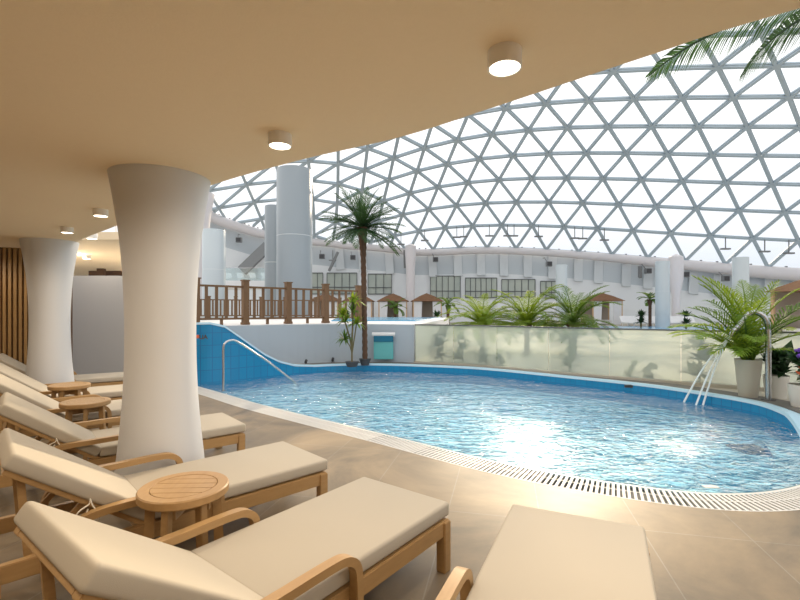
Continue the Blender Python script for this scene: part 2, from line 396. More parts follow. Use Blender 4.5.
# underwater grille and wall marker plates
pg=MB(); pg.box((0,0,.01),(.34,.34,.02))
for i in range(6): pg.box((-.14+.056*i,0,.025),(.02,.3,.012))
tag(pg.build('floor_grille','kerb',loc=tuple(G(750,450,ZB+.002))),'square grey brown grille on the pool bottom near its right end','grille')
sk=MB().box((0,0,.004),(.12,.05,.008)); q=G(710,487,0); tag(sk.build('marker_plate','grate',bevel=.002,loc=(q.x,q.y-.01,.001)),'small white plate on the grating at the near pool edge','plate')
sk=MB().box((0,0,.0),(.14,.03,.05)); q=farC[min(range(len(farC)),key=lambda i:abs(400+F*farC[i].x/farC[i].y-628)+(1e3 if farC[i].y<6.5 else 0))]
tag(sk.build('overflow_slot','dark',loc=(q.x-.03,q.y-.03,.10)),'small dark overflow slot in the far pool rim before the frosted glass','slot')

# ------------------------------------------------------------------ ceiling, columns, left walls
ZC=2.46
edge=[(7.5,-2.6),(4.2,-.35),(2.6,.72),(1.343,1.518),(.994,1.797),(.494,2.233),(0,2.644),(-.674,3.046),(-1.518,3.65),(-2.45,4.48),(-3.337,5.35),(-4.68,6.57),(-5.5,7.52)]
ec=catmull([(x,y,0) for x,y in edge],6)
poly=[(p.x,p.y) for p in ec]+[(-9.5,6.2),(-9.5,-4.5),(7.5,-4.5)]
struct(MB().prism(poly,ZC,ZC+.55).build('ceiling','ceiling'))['label']='low warm beige plaster ceiling with a curved edge'
def column(label,x,y):
    c=thing('column',label,'column',(x,y,0),0,'flared white columns')
    prof=[(.335,0),(.318,.12),(.300,.32),(.272,.6),(.252,.9),(.244,1.2),(.246,1.45),(.256,1.7),(.275,1.95),(.300,2.15),(.326,2.32),(.35,ZC)]
    f=[Vector((r,0,zz)) for r,zz in prof]; pr=catmull([tuple(v) for v in f],4)
    MB().lathe([(v.x,v.z) for v in pr],64).build('shaft','plaster',c,True)
    return c
column('large white flared column rising behind the second lounger from the front',-1.829,3.465)
column('white flared column farther back beside the slatted wood wall',-5.11,6.60)
# slatted wood wall
w0=Vector((-8.6,6.45,0)); w1=Vector((-5.5,7.55,0)); dirw=(w1-w0).normalized(); nrm=Vector((dirw.y,-dirw.x,0))
wb=struct(MB().bar(w0+Vector((0,0,1.3))-nrm*.06,w1+Vector((0,0,1.3))-nrm*.06,.06,2.6).build('wall_left','teak_dark')); wb['label']='dark wall clad in upright warm wood slats at far left'
sl=MB(); L=(w1-w0).length; i=0
while i*.07<L:
    p=w0+dirw*(i*.07+.02); sl.bar(p+Vector((0,0,0)),p+Vector((0,0,ZC)),.04,.06,up=tuple(nrm)); i+=1
sl.build('slats','teak',wb)
# partition and rooms behind
pw=struct(MB().box((-6.2,8.75,1.06),(3.4,.16,2.12)).build('wall_back','grey_wall')); pw['label']='pale grey half height partition wall behind the far loungers'
struct(MB().prism([(-4.95,8.9),(-9.6,20),(-19,20),(-12,8.9)],2.85,3.0).build('ceiling_gallery','ceiling'))['label']='ceiling of the gallery seen over the grey partition'
struct(MB().box((-14.5,20.2,1.5),(10,.2,3.0)).build('wall_gallery','far_white'))
struct(MB().bar(P(78,250.5,12)+Vector((-1,0,0)),P(101,250.5,12),.3,.22).build('trim_3','white'))['label']='white beam below the gallery ceiling'
MBp=MB()
for px in (99.6,103): MBp.bar(P(px,258,15),P(px,290,15),.12,.12)
struct(MBp.build('trim_4','teak_dark'))['label']='slim dark posts in the gallery'
struct(MB().box(P(107,274,16),(1.1,.3,.35)).build('counter_top','teak_dark'),'dark wood counter in the gallery','counter')
# walls closing the room behind the viewpoint
struct(MB().box((-1,-4.4,1.3),(17,.15,2.6)).build('wall_rear','ceiling')); struct(MB().box((-9.4,.9,1.3),(.15,10.6,2.6)).build('wall_side','ceiling'))

# ------------------------------------------------------------------ ceiling lights
def ceiling_light(label,x,y,zc=ZC,power=42,group='round downlights on the beige ceiling',r=.066,h=.068):
    t=thing('ceiling_light',label,'ceiling light',(x,y,zc),0,group)
    MB().lathe([(r,0),(r,-h),(r*.9,-h),(r*.88,-h+.02),(0,-h+.02)],32,caps=False).build('housing','lamp_body',t,True)
    MB().lathe([(0,-h+.012),(r*.89,-h+.012),(r*.89,-h+.006),(0,-h+.004)],32,caps=False).build('diffuser','lamp_glow',t,True)
    if power:
        l=bpy.data.lights.new('bulb','SPOT'); l.energy=power; l.color=(1,.86,.68); l.spot_size=R(172); l.spot_blend=.5; l.shadow_soft_size=.05
        o=bpy.data.objects.new('bulb',l); C.objects.link(o); o.parent=t; o.location=(0,0,-h-.01)
    return t
LP=float(1)
ceiling_light('white round downlight on the ceiling nearest the viewer, right of centre',.41,1.77)
ceiling_light('white round downlight on the ceiling right of the large flared column',-.692,2.606)
ceiling_light('white round downlight just left of the large flared column',-3.0,4.53)
ceiling_light('white round downlight above the farther flared column',-4.05,5.5)
for x,y in ((1.45,.85),(-1.0,.6),(-2.3,1.7),(-3.6,2.9),(-4.9,4.1),(.2,-.6),(-6.5,6.35),(-2.5,-.9),(-4.2,.6),(-5.8,2.2),(1.6,-1.9)):  # out of view lamps, added to fill the interior with light
    ceiling_light('unseen round downlight added as fill light over the lounger deck',x,y,group='added fill downlights over the lounger deck')
for (px,py,lab) in ((92,239,'small round downlight on the gallery ceiling beyond the farther column'),(87,259,'lower small round downlight deep in the gallery')):
    d=(2.85-.1-H)*F/(Y0-py); p=P(px,py,d); ceiling_light(lab,p.x,d,2.85,25,'gallery downlights',.09,.1)
dl=thing('drum_lamp','white drum shaped ceiling lamp in the gallery left of the large column','lamp',tuple(P(116,244,11.5)))
MB().lathe([(.18,0),(.18,-.2),(0,-.2)],32,(0,0,0)).build('shade','lamp_body',dl,True); MB().lathe([(.015,0),(.015,.9)],8).build('rod','lamp_body',dl)
l=bpy.data.lights.new('gallery_lamp','POINT'); l.energy=120; l.color=(1,.85,.65); l.shadow_soft_size=.2
o=bpy.data.objects.new('bulb',l); C.objects.link(o); o.parent=dl; o.location=(-1,-.5,-.4)

# ------------------------------------------------------------------ sun loungers
def make_lounger(label):
    t=thing('sun_lounger',label,'sun lounger',(0,0,0),0,'teak sun loungers with cream cushions')
    Y=lambda a: a+1.0                       # a = 0 at the foot end, negative towards the head
    A=R(36.2); hz=.285
    fr=MB()
    for sx in (-1,1): fr.box((sx*.312,Y(-1.01),.242),(.042,2.0,.085))
    for a in (-.03,-1.17,-1.98): fr.box((0,Y(a),.242),(.60,.05,.075))
    fr.build('frame','teak',t,bevel=.004)
    for sx in (-1,1):
        for a in (-.037,-1.80): MB().box((sx*.314,Y(a),.139),(.058,.062,.278)).build('leg','teak',t,bevel=.004)
    ss=MB()
    for i in range(11): ss.box((0,Y(-.07-.105*i),.286),(.58,.07,.016))
    ss.build('seat_slats','teak',t)
    bf=MB(); hp=Vector((0,Y(-1.165),.275)); dv=Vector((0,-cos(A),sin(A))); nv=Vector((0,sin(A),cos(A)))
    for sx in (-1,1): bf.bar(hp+Vector((sx*.285,0,0)),hp+dv*.735+Vector((sx*.285,0,0)),.05,.034,up=tuple(nv))
    bf.bar(hp+dv*.712+Vector((-.262,0,0)),hp+dv*.712+Vector((.262,0,0)),.045,.028,up=tuple(nv))
    for i in range(7): bf.bar(hp+dv*(.06+.092*i)+Vector((-.262,0,0)),hp+dv*(.06+.092*i)+Vector((.262,0,0)),.06,.015,up=tuple(nv))
    bf.build('back_frame','teak',t,bevel=.003)
    st=MB()
    for sx in (-1,1): q=hp+dv*.66+Vector((sx*.245,0,-.01)); st.bar(q,Vector((q.x,q.y+.03,.25)),.022,.032,up=(0,1,0)); st.bar(hp+dv*.34+Vector((sx*.245,0,-.01)),Vector((q.x,q.y+.05,.25)),.02,.03)
    st.bar((-.26,Y(-1.66),.255),(.26,Y(-1.66),.255),.03,.03)
    st.build('back_strut','teak',t)
    ap=catmull([(0,Y(-1.56),.19),(0,Y(-1.55),.30),(0,Y(-1.50),.385),(0,Y(-1.40),.428),(0,Y(-1.15),.434),(0,Y(-.93),.436),(0,Y(-.85),.425),(0,Y(-.80),.385),(0,Y(-.785),.31),(0,Y(-.785),.17)],5)
    for sx in (-1,1): MB().sweep_rect([(p.y,p.z) for p in ap],sx*.357,.046,.036).build('armrest','teak',t,smooth=True)
    # cushions: rounded, slightly crowned
    def cushion(w,ln,th,name):
        bm=bmesh.new(); bmesh.ops.create_cube(bm,size=1); bmesh.ops.scale(bm,vec=(w,ln,th),verts=bm.verts)
        bmesh.ops.bevel(bm,geom=bm.edges[:],offset=.019,segments=4,profile=.5,affect='EDGES')
        me=bpy.data.meshes.new(name); bm.to_mesh(me); bm.free()
        for p in me.polygons: p.use_smooth=True
        me.materials.append(M['cushion']); o=bpy.data.objects.new(name,me); C.objects.link(o); o.parent=t
        return o
    th=.078
    s_=cushion(.655,1.17,th,'seat_cushion'); s_.location=(0,Y(-.575),.371-th/2)
    b_=cushion(.655,.735,th,'back_cushion'); c=Vector((0,Y(-1.152),.371))+dv*.345-nv*th/2; b_.location=c; b_.rotation_euler=(-A,0,0); bmat=Matrix.Translation(c)@Matrix.Rotation(-A,4,'X')
    for sx in (-1,1):
        o=hp+dv*.33+Vector((sx*.325,0,.0))
        MB().tube(catmull([tuple(o+Vector(q)) for q in ((sx*.01,.02,-.12),(sx*.014,.035,-.06),(sx*.012,.01,-.01),(0,0,.025),(sx*.004,-.005,.0),(sx*.02,-.05,-.02),(sx*.016,-.075,-.07),(sx*.014,-.04,-.085),(sx*.012,-.01,-.02))],6),.0035,6).build('tie_cord','cord',None,True)
        cd=C.objects[-1]; cd.parent=b_; cd.matrix_parent_inverse=bmat.inverted()
    return t
loungers=[ # foot centre, azimuth, label
 ((.920,2.382),24.6,'cream cushioned teak sun lounger at front right, cut by the bottom edge'),
 ((.017,2.737),37.8,'cream cushioned teak sun lounger in the front centre, right of the nearest round table'),
 ((-.749,3.502),46.6,'cream cushioned teak sun lounger between the large column and the nearest round table'),
 ((-1.68,4.545),49.9,'cream cushioned teak sun lounger just behind the large column'),
 ((-2.72,5.62),52,'cream cushioned teak sun lounger between the two small round tables'),
 ((-3.58,6.58),54,'cream cushioned teak sun lounger in front of the farther flared column'),
 ((-4.62,7.78),56,'cream cushioned teak sun lounger farthest back, along the grey partition')]
proto=None
for (fx,fy),az,lab in loungers:
    a=R(az); loc=(fx-sin(a),fy-cos(a),0)
    if proto is None:
        proto=make_lounger(lab); proto.location=loc; proto.rotation_euler=(0,0,-a)
    else: dup(proto,loc,-a,lab)
# one more lounger at the left edge whose tail shows in the corner belongs to the row above

def make_table(label):
    t=thing('side_table',label,'side table',(0,0,0),0,'round teak side tables')
    r=.215; zt=.55
    prof=[(.158,zt-.045),(r-.006,zt-.045),(r,zt-.038),(r,zt-.006),(r-.006,zt),(.161,zt),(.158,zt-.004),(.158,zt-.045)]
    MB().lathe(prof,64,caps=False).build('top_ring','teak',t,True)
    s=MB(); n=5; w=.31/n
    for i in range(n):
        y0=-.155+i*w+.002; y1=y0+w-.004
        P_=[]
        for y in [y0+(y1-y0)*k/6 for k in range(7)]: P_.append((math.sqrt(max(0,.1555**2-y*y)),y))
        s.prism([p for p in P_]+[(-p[0],p[1]) for p in reversed(P_)],zt-.03,zt-.001)
    s.build('top_slats','teak',t)
    MB().lathe([(0,zt-.044),(.157,zt-.044),(.157,zt-.034),(0,zt-.034)],40).build('top_backing','groove',t)
    ap=MB()
    for a in (0,pi/2): ap.bar((-.13*cos(a),-.13*sin(a),zt-.085),(.13*cos(a),.13*sin(a),zt-.085),.03,.07)
    ap.build('apron','teak',t)
    for k in range(6):
        a=k*pi/3+R(24)
        MB().bar((.150*cos(a),.150*sin(a),zt-.045),(.178*cos(a),.178*sin(a),0),.034,.046,up=(cos(a),sin(a),0)).build('leg','teak',t,bevel=.003)
    return t
tb=make_table('nearest round slatted teak side table, left of the front centre lounger'); tb.location=(-1.105,2.315,0); tb.rotation_euler=(0,0,R(2))
dup(tb,(-3.13,4.50,0),R(40),'middle round teak side table, just left of the large column')
dup(tb,(-4.02,5.50,0),R(75),'farthest round teak side table, below the farther flared column')

# ------------------------------------------------------------------ frosted glass balustrade and white walls
gpts=catmull([(.38,11.42,0),(1.89,10.66,0),(3.34,9.42,0),(4.52,8.52,0),(5.68,7.71,0),(6.9,6.95,0)],10)
g0=gpts[0].copy(); ZT=1.112; ZG=.18
def glass_at(px):
    u=(px-400)/F
    for p,q in zip(gpts,gpts[1:]):
        a=p.x-u*p.y; b=q.x-u*q.y
        if a<=0<=b: return p.lerp(q,-a/(b-a))
    return gpts[-1]
bal=thing('glass_balustrade','long frosted glass balustrade standing along the far side of the pool','balustrade',(g0.x,g0.y,.12))
pl=MB(); tr_=MB()
for p,q in zip(gpts,gpts[1:]):
    a=p-g0;b=q-g0; pl.bar((a.x,a.y,.0),(b.x,b.y,.0),.14,.12); tr_.bar((a.x,a.y,ZT-.135),(b.x,b.y,ZT-.135),.05,.028)
pl.build('plinth','ground',bal); tr_.build('top_rail','frame',bal)
cuts=[glass_at(px) for px in (415.2,453.5,497,548.6,609.5,681,768)]+[gpts[-1]]
for p,q in zip(cuts,cuts[1:]):
    d=(q-p).normalized()*.006; a=p+d-g0; b=q-d-g0
    MB().bar((a.x,a.y,(ZT+ZG)/2-.13),(b.x,b.y,(ZT+ZG)/2-.13),.014,ZT-ZG-.02).build('glass_panel','frosted',bal)
wp=catmull([(-6.6,8.9,0),(-5.6,9.55,0),(-4.4,10.05,0),(-3.2,10.95,0),(-2.0,11.6,0),(-1.0,11.75,0),(.36,11.5,0)],6)
ww=MB(); wo_=offset(wp,.18)
ww.strip(z(wp,0),z(wp,1.10)); ww.strip(z(wp,1.10),z(wo_,1.10)); ww.strip(z(wo_,1.10),z(wo_,0))
ww.f.append(tuple([len(wp)-1, 2*len(wp)-1, 2*len(wp)+2*len(wp)-1, 5*len(wp)-1][:4]))
struct(ww.build('wall_poolside','white_shaded'))['label']='low white curved wall behind the pool under the brown fence'
up=[(p.x,p.y) for p in wo_]+[(1.2,15.6),(2.6,24),(-4.5,24),(-12,17),(-12,9.2)]
struct(MB().prism(up,.0,1.085).build('floor_upper','white'))['label']='raised white terrace behind the low wall'
struct(MB().prism([(.55,15.8),(2.2,23.6),(-3.2,23.6),(-2.4,15.8)],1.086,1.12).build('upper_pool_water','water_far'),'strip of blue water in the raised pool before the cabanas','water')
struct(MB().prism([(14,32.5),(33,32.5),(31,38.8),(13,38.8)],.12,.135).build('main_pool_water','water_far'),'distant blue pool water beyond the frosted glass at right','water')
# water curtain niche
nb=thing('water_curtain_box','white capped niche with a teal water panel set in the low wall','water feature',tuple(P(383.5,360.5,11.50)))
MB().box((0,.03,.33),(.50,.10,.60)).build('water_panel','teal',nb,bevel=.01)
MB().box((0,.0,.56),(.50,.09,.17)).build('upper_panel','deepblue',nb,bevel=.01)  # dark blue top part of the teal panel
MB().tube([(-.29,0,.66),(.29,0,.66)],.055,16).build('cap_roll','white',nb,True)
for px,py,lab in ((307,362,'left small black spotlight at the foot of the low white wall'),(333.5,360,'right small black spotlight at the foot of the low white wall')):
    p=G(px,py+2,ZR-.03); t=thing('spotlight',lab,'spotlight',(p.x,p.y-.12,p.z),0,'ground spotlights')
    MB().lathe([(.0,0),(.05,0),(.05,.02),(.015,.025),(.015,.06),(0,.06)],16).build('base','dark',t,True)
    MB().tube([(0,-.03,.06),(0,.04,.10)],.035,12).build('head','dark',t,True)

# ------------------------------------------------------------------ brown fences
def fence(name,label,p0,p1,npost,z0,hh,post_w,nbal):
    p0=Vector((*p0,z0)); p1=Vector((*p1,z0)); t=thing(name,label,'fence',tuple(p0)); dv=(p1-p0)/(npost-1); d=dv.normalized()
    rz=math.atan2(d.y,d.x)
    for i in range(npost):
        q=dv*i; m=MB().box((q.x,q.y,hh/2),(post_w,post_w,hh),rz).box((q.x,q.y,hh+.012),(post_w*1.25,post_w*1.25,.03),rz).box((q.x,q.y,.03),(post_w*1.2,post_w*1.2,.06),rz)
        m.build('post','fencewood',t)
    E=dv*(npost-1)
    m=MB(); m.bar((0,0,hh*.86),tuple(E+Vector((0,0,hh*.86))),.07,.05); m.build('top_rail','fencewood',t)
    m=MB(); m.bar((0,0,hh*.14),tuple(E+Vector((0,0,hh*.14))),.06,.05)
    for i in range(npost-1):
        q=dv*(i+.5); m.box((q.x,q.y,hh*.07),(.06,.06,hh*.14),rz)
    m.build('bottom_rail','fencewood',t)
    for i in range(npost-1):
        for k in range(nbal):
            q=dv*(i+(k+1)/(nbal+1)); MB().box((q.x,q.y,hh*.5),(.072,.03,hh*.72),rz).build('baluster','fencewood',t)
    return t
fence('wooden_fence','brown wooden baluster fence standing on the low white wall by the pool',(-5.8,10.01),(-1.3,14.2),6,1.09,1.13,.15,4)
fence('wooden_fence','smaller brown fence farther back on the terrace, seen through the front fence',(-10.5,19.0),(-5.6,22.0),6,1.09,1.0,.13,6)
fence('wooden_fence','short dark railing section right behind the front fence beside the tall white column',(-5.2,21.2),(-3.0,22.6),3,1.09,1.0,.12,3)

# ------------------------------------------------------------------ dome
DP=[-5.68246,-19.17925,3.88023,74.15435,.30523,.33345,.47198,.00175,.38708,-.00906,.05988,.01201,.00083,.03446,-.00316,-.01957,.3983,-.08728,-.1193,.06365,-.14295,.0211,-.00458,-.06153,.07783]
TT=[(1,0),(0,1),(2,0),(1,1),(0,2),(3,0),(2,1),(1,2),(0,3)]
def dome(j,k):
    u=(j-2)/5.; v=(k-j/2+3)/8.
    th=DP[5]+sum(a*u**t[0]*v**t[1] for t,a in zip(TT,DP[7:16])); ph=DP[6]+sum(a*u**t[0]*v**t[1] for t,a in zip(TT,DP[16:25]))
    cx,cy,cz,Rr,el=DP[:5]
    return Vector((cx+Rr*cos(ph)*sin(th),cy+Rr*cos(ph)*cos(th),cz+el*Rr*sin(ph)))
base=[(8.5,-1),(6.5,-1),(4.5,-1),(2.5,-1),(.5,-1),(-1.5,-1),(-3.5,-1),(-5.5,-1),(-7.5,-1),(-8.85,-.7),(-10.9,.4),(-12.15,1.9),(-12.6,3.0),(-12.9,4.4),(-12.9,5.6),(-12.75,6.9),(-12.45,7.9),(-12.1,9)]
reg=base+[(-9.5,11),(6,11),(8.5,9)]
def inside(a,j):
    c=False; n=len(reg)
    for i in range(n):
        (x1,y1),(x2,y2)=reg[i],reg[(i+1)%n]
        if (y1>j)!=(y2>j) and a<(x2-x1)*(j-y1)/(y2-y1)+x1: c=not c
    return c
dr=bpy.data.objects.new('window_1',None); C.objects.link(dr); struct(dr); dr['label']='great glazed dome of triangular panes over the hall'
def nrm_at(j,k):
    e=.05; a=dome(j+e,k)-dome(j-e,k); b=dome(j,k+e)-dome(j,k-e); return a.cross(b).normalized()
lat=MB(); eps=1e-4
for j in range(-1,12):
    for k in range(-16,16):
        for dj,dk_ in ((0,1),(1,0),(1,1)):
            pts=[]
            N=12
            for q in range(N+1):
                jj=j+dj*q/N; kk=k+dk_*q/N
                pts.append((jj,kk,inside(kk-jj/2,jj+(eps if jj<=-.999 else 0))))
            ok=[q for q in range(N+1) if pts[q][2]]
            if len(ok)<2: continue
            a,b=ok[0],ok[-1]
            A=dome(j,k);B=dome(j+dj,k+dk_)
            pA=A.lerp(B,a/N);pB=A.lerp(B,b/N)
            n=nrm_at(j+dj*.5,k+dk_*.5)
            lat.bar(pA,pB,.20,.32,up=tuple(n))
            lat.bar(pA-n*.0,pB-n*.0,.31,.07,up=tuple(n))
lat.build('girder_lattice','steelwork',dr)
gp=MB(); idx={}
S=4
def vid(a,b):
    if (a,b) not in idx:
        idx[(a,b)]=len(gp.v); p=dome(a/S,b/S); n=nrm_at(a/S,b/S); n=n if n.z>0 else -n
        gp.v.append(tuple(p+n*.2))
    return idx[(a,b)]
for a in range(-S,11*S):
    for b in range(-16*S,16*S):
        jc=(a+.5)/S; kc=(b+.5)/S
        if inside(kc-jc/2,jc):
            gp.f.append((vid(a,b),vid(a,b+1),vid(a+1,b+1),vid(a+1,b)))
gp.build('glass_panes','pane',dr,True)
# base tube and far wall follow the dome's foot
bc=catmull([(a,j,0) for a,j in base],10)
bp_=[dome(p.y,p.x+p.y/2) for p in bc]
rads=[]
for p in bp_:
    px=400+F*p.x/p.y
    rads.append(.40 if 330<px<560 else (.40+.20*min(1,(px-560)/200) if px>=560 else .40+.16*min(1,(330-px)/110)))
pts=[p-Vector((0,0,r*.75)) for p,r in zip(bp_,rads)]
tubes=MB(); tubes.tube(pts,rads,14)
struct(tubes.build('trim_5','pipe',smooth=True))['label']='thick rose white ring tube at the foot of the dome'
kn=MB()
for i in range(0,len(pts)-1,2):
    p=pts[i]+Vector((0,-.0,rads[i])); kn.box(tuple(p),(.16,.16,.22))
kn.build('tube_studs','brace',bpy.data.objects['trim_5'])
cD=Vector((8,22,0))
def outw(p,d):
    v=Vector((p.x-cD.x,p.y-cD.y,0)).normalized(); return Vector((p.x+v.x*d,p.y+v.y*d,p.z))
far0=[outw(p,.9) for p in pts]; 
A1=[p-Vector((0,0,.0)) for p in far0]
def bandz(p): return max(2.2,p.z-2.6+(-.5 if p.x>20 else 0)*0)
B1=[Vector((outw(p,-.5).x,outw(p,-.5).y,bandz(p))) for p in far0]
C1=[Vector((p.x,p.y,p.z-.25)) for p in B1]; B1w=[outw(p,-.06) for p in B1]
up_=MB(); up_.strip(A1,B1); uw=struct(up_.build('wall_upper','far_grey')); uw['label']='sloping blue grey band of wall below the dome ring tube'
lw=MB(); lw.strip(B1,[Vector((p.x,p.y,-.1)) for p in B1w]); struct(lw.build('wall_far','far_white'))['label']='tall white wall around the far side of the hall'
rb=MB()
for px in list(range(338,800,24)):
    i=min(range(len(far0)),key=lambda q:abs(400+F*far0[q].x/far0[q].y-px)+(1e4 if far0[q].y<5 else 0))
    a=A1[i].lerp(B1[i],.05); b=A1[i].lerp(B1[i],1.0)-Vector((0,0,.25)); ft=outw(a,-.12);fb=outw(b,-.25)
    rb.bar(ft,fb,.95,.10,up=(0,-1,0))
rb.build('wall_ribs','far_rib',uw)
def wall_at(px,py,off=-.3):
    i=min(range(len(B1w)-1),key=lambda q:abs(400+F*B1w[q].x/B1w[q].y-px)+(1e4 if B1w[q].y<5 else 0))
    # exact hit on the polyline in plan
    best=None
    for q in range(max(0,i-2),min(len(B1w)-1,i+2)):
        a,b=B1w[q],B1w[q+1]; u=(px-400)/F; den=(b.x-a.x)-u*(b.y-a.y)
        if abs(den)<1e-9: continue
        s=(u*a.y-a.x)/den
        if -.01<=s<=1.01: best=a.lerp(b,s); break
    p=best or B1w[i]; p=outw(p,off); return P(px,py,p.y)
wins=[((312,273),(323,294),2),((327,273),(357,294),4),((368,274),(391.6,294),3),((430.3,276),(460.3,298.2),5),((465.2,278),(496.7,297.6),6),((501.5,279.5),(535,297),5),((540.3,281.3),(557,298),3)]
for n,((x0,y0),(x1,y1),k) in enumerate(wins):
    a=wall_at(x0,y0,-.05);b=wall_at(x1,y0,-.05);c=wall_at(x0,y1,-.05);d=wall_at(x1,y1,-.05)
    w=MB(); w.v=[tuple(a),tuple(b),tuple(d),tuple(c)]; back=Vector((0,.12,0)); w.v+=[tuple(v+back) for v in (a,b,d,c)]
    w.f=[(0,1,2,3),(7,6,5,4),(0,4,5,1),(1,5,6,2),(2,6,7,3),(3,7,4,0)]
    wo2=struct(w.build('window_%d'%(n+2),'winglass')); wo2['label']='grey green glazed window in the far white wall'
    fr=MB(); f_=Vector((0,-.06,0))
    for s in range(k+1):
        fr.bar(a.lerp(b,s/k)+f_,c.lerp(d,s/k)+f_,.06,.08,up=(0,-1,0))
    for s in (0,.68,1): fr.bar(a.lerp(c,s)+f_,b.lerp(d,s)+f_,.09,.09,up=(0,-1,0))
    fr.build('window_frame','frame',wo2)
# wall speakers, braces, piers
for px,py,lab in ((322,256.5,'dark wall speaker left of the tall palm trunk'),(353,257.5,'dark wall speaker close behind the tall palm trunk'),(435.5,259.5,'dark wall speaker above the widest far window'),(549,264,'dark wall speaker left of the slim white column at mid right'),(648,271,'dark wall speaker left of the flared far pier at right'),(685.5,274.5,'dark wall speaker right of the flared far pier'),(725.5,278.5,'dark wall speaker above the potted palm'),(239,240,'dark wall speaker between the two white columns at left')):
    p=wall_at(px,py,-1.2); t=thing('wall_speaker',lab,'speaker',tuple(p),0,'dark speakers high on the far wall')
    MB().box((0,0,0),(.62,.4,.55)).build('cabinet','brace',t,bevel=.03); MB().box((0,-.205,0),(.5,.02,.43)).build('grille','dark',t)
    MB().bar((-.15,.1,.2),(-.3,.6,.75),.06,.06).bar((-.3,.6,.75),(-.3,1.1,.75),.06,.06).build('bracket','brace',t)
br=MB()
for (xa,ya),(xb,yb) in (((329,271),(338,252)),((405,268),(404.5,250)),((640,277.5),(640,266))):
    br.bar(wall_at(xa,ya,-1.0),wall_at(xb,yb,-1.6),.28,.28,up=(0,-1,0))
struct(br.build('trim_6','brace'))['label']='dark grey braces below the ring tube'
bb=MB().bar(wall_at(242,271,-1.6),wall_at(268,246,-2.2),1.1,.6,up=(0,-1,0)); struct(bb.build('trim_7','brace'))['label']='broad grey diagonal buttress at far left behind the white columns'
def pier(lab,px,prof,r,d):
    p=P(px,318,d); t=thing('pier',lab,'pier',(p.x,p.y,0))
    pr=[((w/2)/F*d,H-(y-Y0)/F*d) for y,w in prof]; pr=[(pr[0][0],0)]+pr+[(0,pr[-1][1]+.3)]
    MB().lathe(pr,28).build('shaft','pipe',t,True)
pier('rose white pier under the ring tube left of the widest far window',410.5,[(285,9),(270,9),(262,10),(252,11),(246,11)],1,50.5)
pier('flared rose white pier under the ring tube at far right',676,[(318,7.5),(296,7.5),(288,10),(280,13),(265,13.5),(257,13)],1,42.0)
def cyl(lab,px,w,ytop,d,zb=ZR-.03,m='white_backlit'):
    p=P(px,ytop,d); r=w/2/F*d; t=thing('white_column',lab,'column',(p.x,d,zb),0,'smooth round white columns')
    MB().lathe([(r,0),(r,p.z-zb),(r*.97,p.z-zb+.04),(0,p.z-zb+.04)],40).build('shaft',m,t,True)
    MB().lathe([(r*1.004,(p.z-zb)*.55),(r*1.004,(p.z-zb)*.55+.03)],40,caps=False).build('joint_band','far_rib',t,True)
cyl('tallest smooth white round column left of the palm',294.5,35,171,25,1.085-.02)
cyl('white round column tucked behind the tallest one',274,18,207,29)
cyl('short white round column near the left end of the fence',214,22,231,23.5,1.07,m='white_lit')
cyl('slim white column standing mid right before the far wall',561.5,11,265.5,36,m='white_lit')
cyl('white column beside the flared pier at far right',662.5,13,262,36,m='white_lit')
cyl('white column directly behind the potted palm',740.5,14,258,30,m='white_lit')
t=thing('pier','rose white flared pier at left, peeking out beside the large column','pier',tuple(P(196,318,26)*1)); t.location.z=0
MB().lathe([(.55,0),(.55,3.2),(.62,5),(.8,7.0),(1.0,8.2)],28).build('shaft','pipe',t,True)
# balcony
bp=P(252,281,31); t=thing('balcony','white balcony with glass rail at left below the dome','balcony',tuple(bp))
MB().box((-.3,.8,-.25),(5.2,2.4,.5)).build('slab','far_white',t); MB().box((-.3,-.38,.42),(5.2,.03,.84)).build('glass_rail','clear',t)
MB().bar((-2.9,-.38,.86),(2.3,-.38,.86),.05,.04).build('top_rail','steel',t)
def deckchair(name,lab,loc,s,group,rz=0):
    t=thing(name,lab,'deck chair',loc,rz,group); t.scale=(s,s,s)
    MB().box((0,0,.28),(.6,1.2,.08)).build('seat','lounger_white',t); m=MB(); m.bar((0,.58,.3),(0,1.0,.85),.6,.07,up=(0,-1,1)); m.build('backrest','lounger_white',t)
    m=MB()
    for sx in (-.26,.26):
        for sy in (-.5,.5): m.box((sx,sy,.13),(.05,.05,.26))
    m.build('legs','lounger_white',t); return t
ch0=None
for i in range(5):
    loc=(bp.x-1.6+.85*i,bp.y+.5,bp.z)
    if ch0 is None: ch0=deckchair('deck_chair','white deck chair in the row behind the balcony glass',loc,.75,'balcony deck chairs',R(40))
    else: dup(ch0,loc,R(40))
row=None
for i in range(12):
    px=628+6.2*i; loc=P(px,324,39.9); loc=(loc.x,39.9,.12)
    if row is None: row=deckchair('deck_chair','pale deck chair in the long row below the far right wall',loc,1.0,'far row of deck chairs',0)
    else: dup(row,loc)
# hanging lamps on the lowest dome ring
ringA=[dome(0.0,k/10) for k in range(-110,80)]
hl=None
for px,lab in ((393,0),(401,0),(424.6,0),(456.6,0),(463.5,0),(489,0),(507,0),(513.6,0),(538,0),(574,0),(582,0),(603.5,0),(724,0),(763,0),(787,0),(314,0),(333,0)):
    p=min(ringA,key=lambda q:abs(400+F*q.x/q.y-px)); p=Vector(((px-400)/F*p.y,p.y-.2,p.z))
    if hl is None:
        hl=thing('hanging_lamp','small flat lamp hanging on a thin rod from the lowest dome ring','hanging lamp',tuple(p),0,'lamps hung along the lowest dome ring')
        MB().bar((0,0,0),(0,0,-1.15),.07,.07).build('rod','brace',hl); MB().box((0,0,-1.2),(.85,.3,.14)).build('head','brace',hl)
    else: dup(hl,tuple(p))

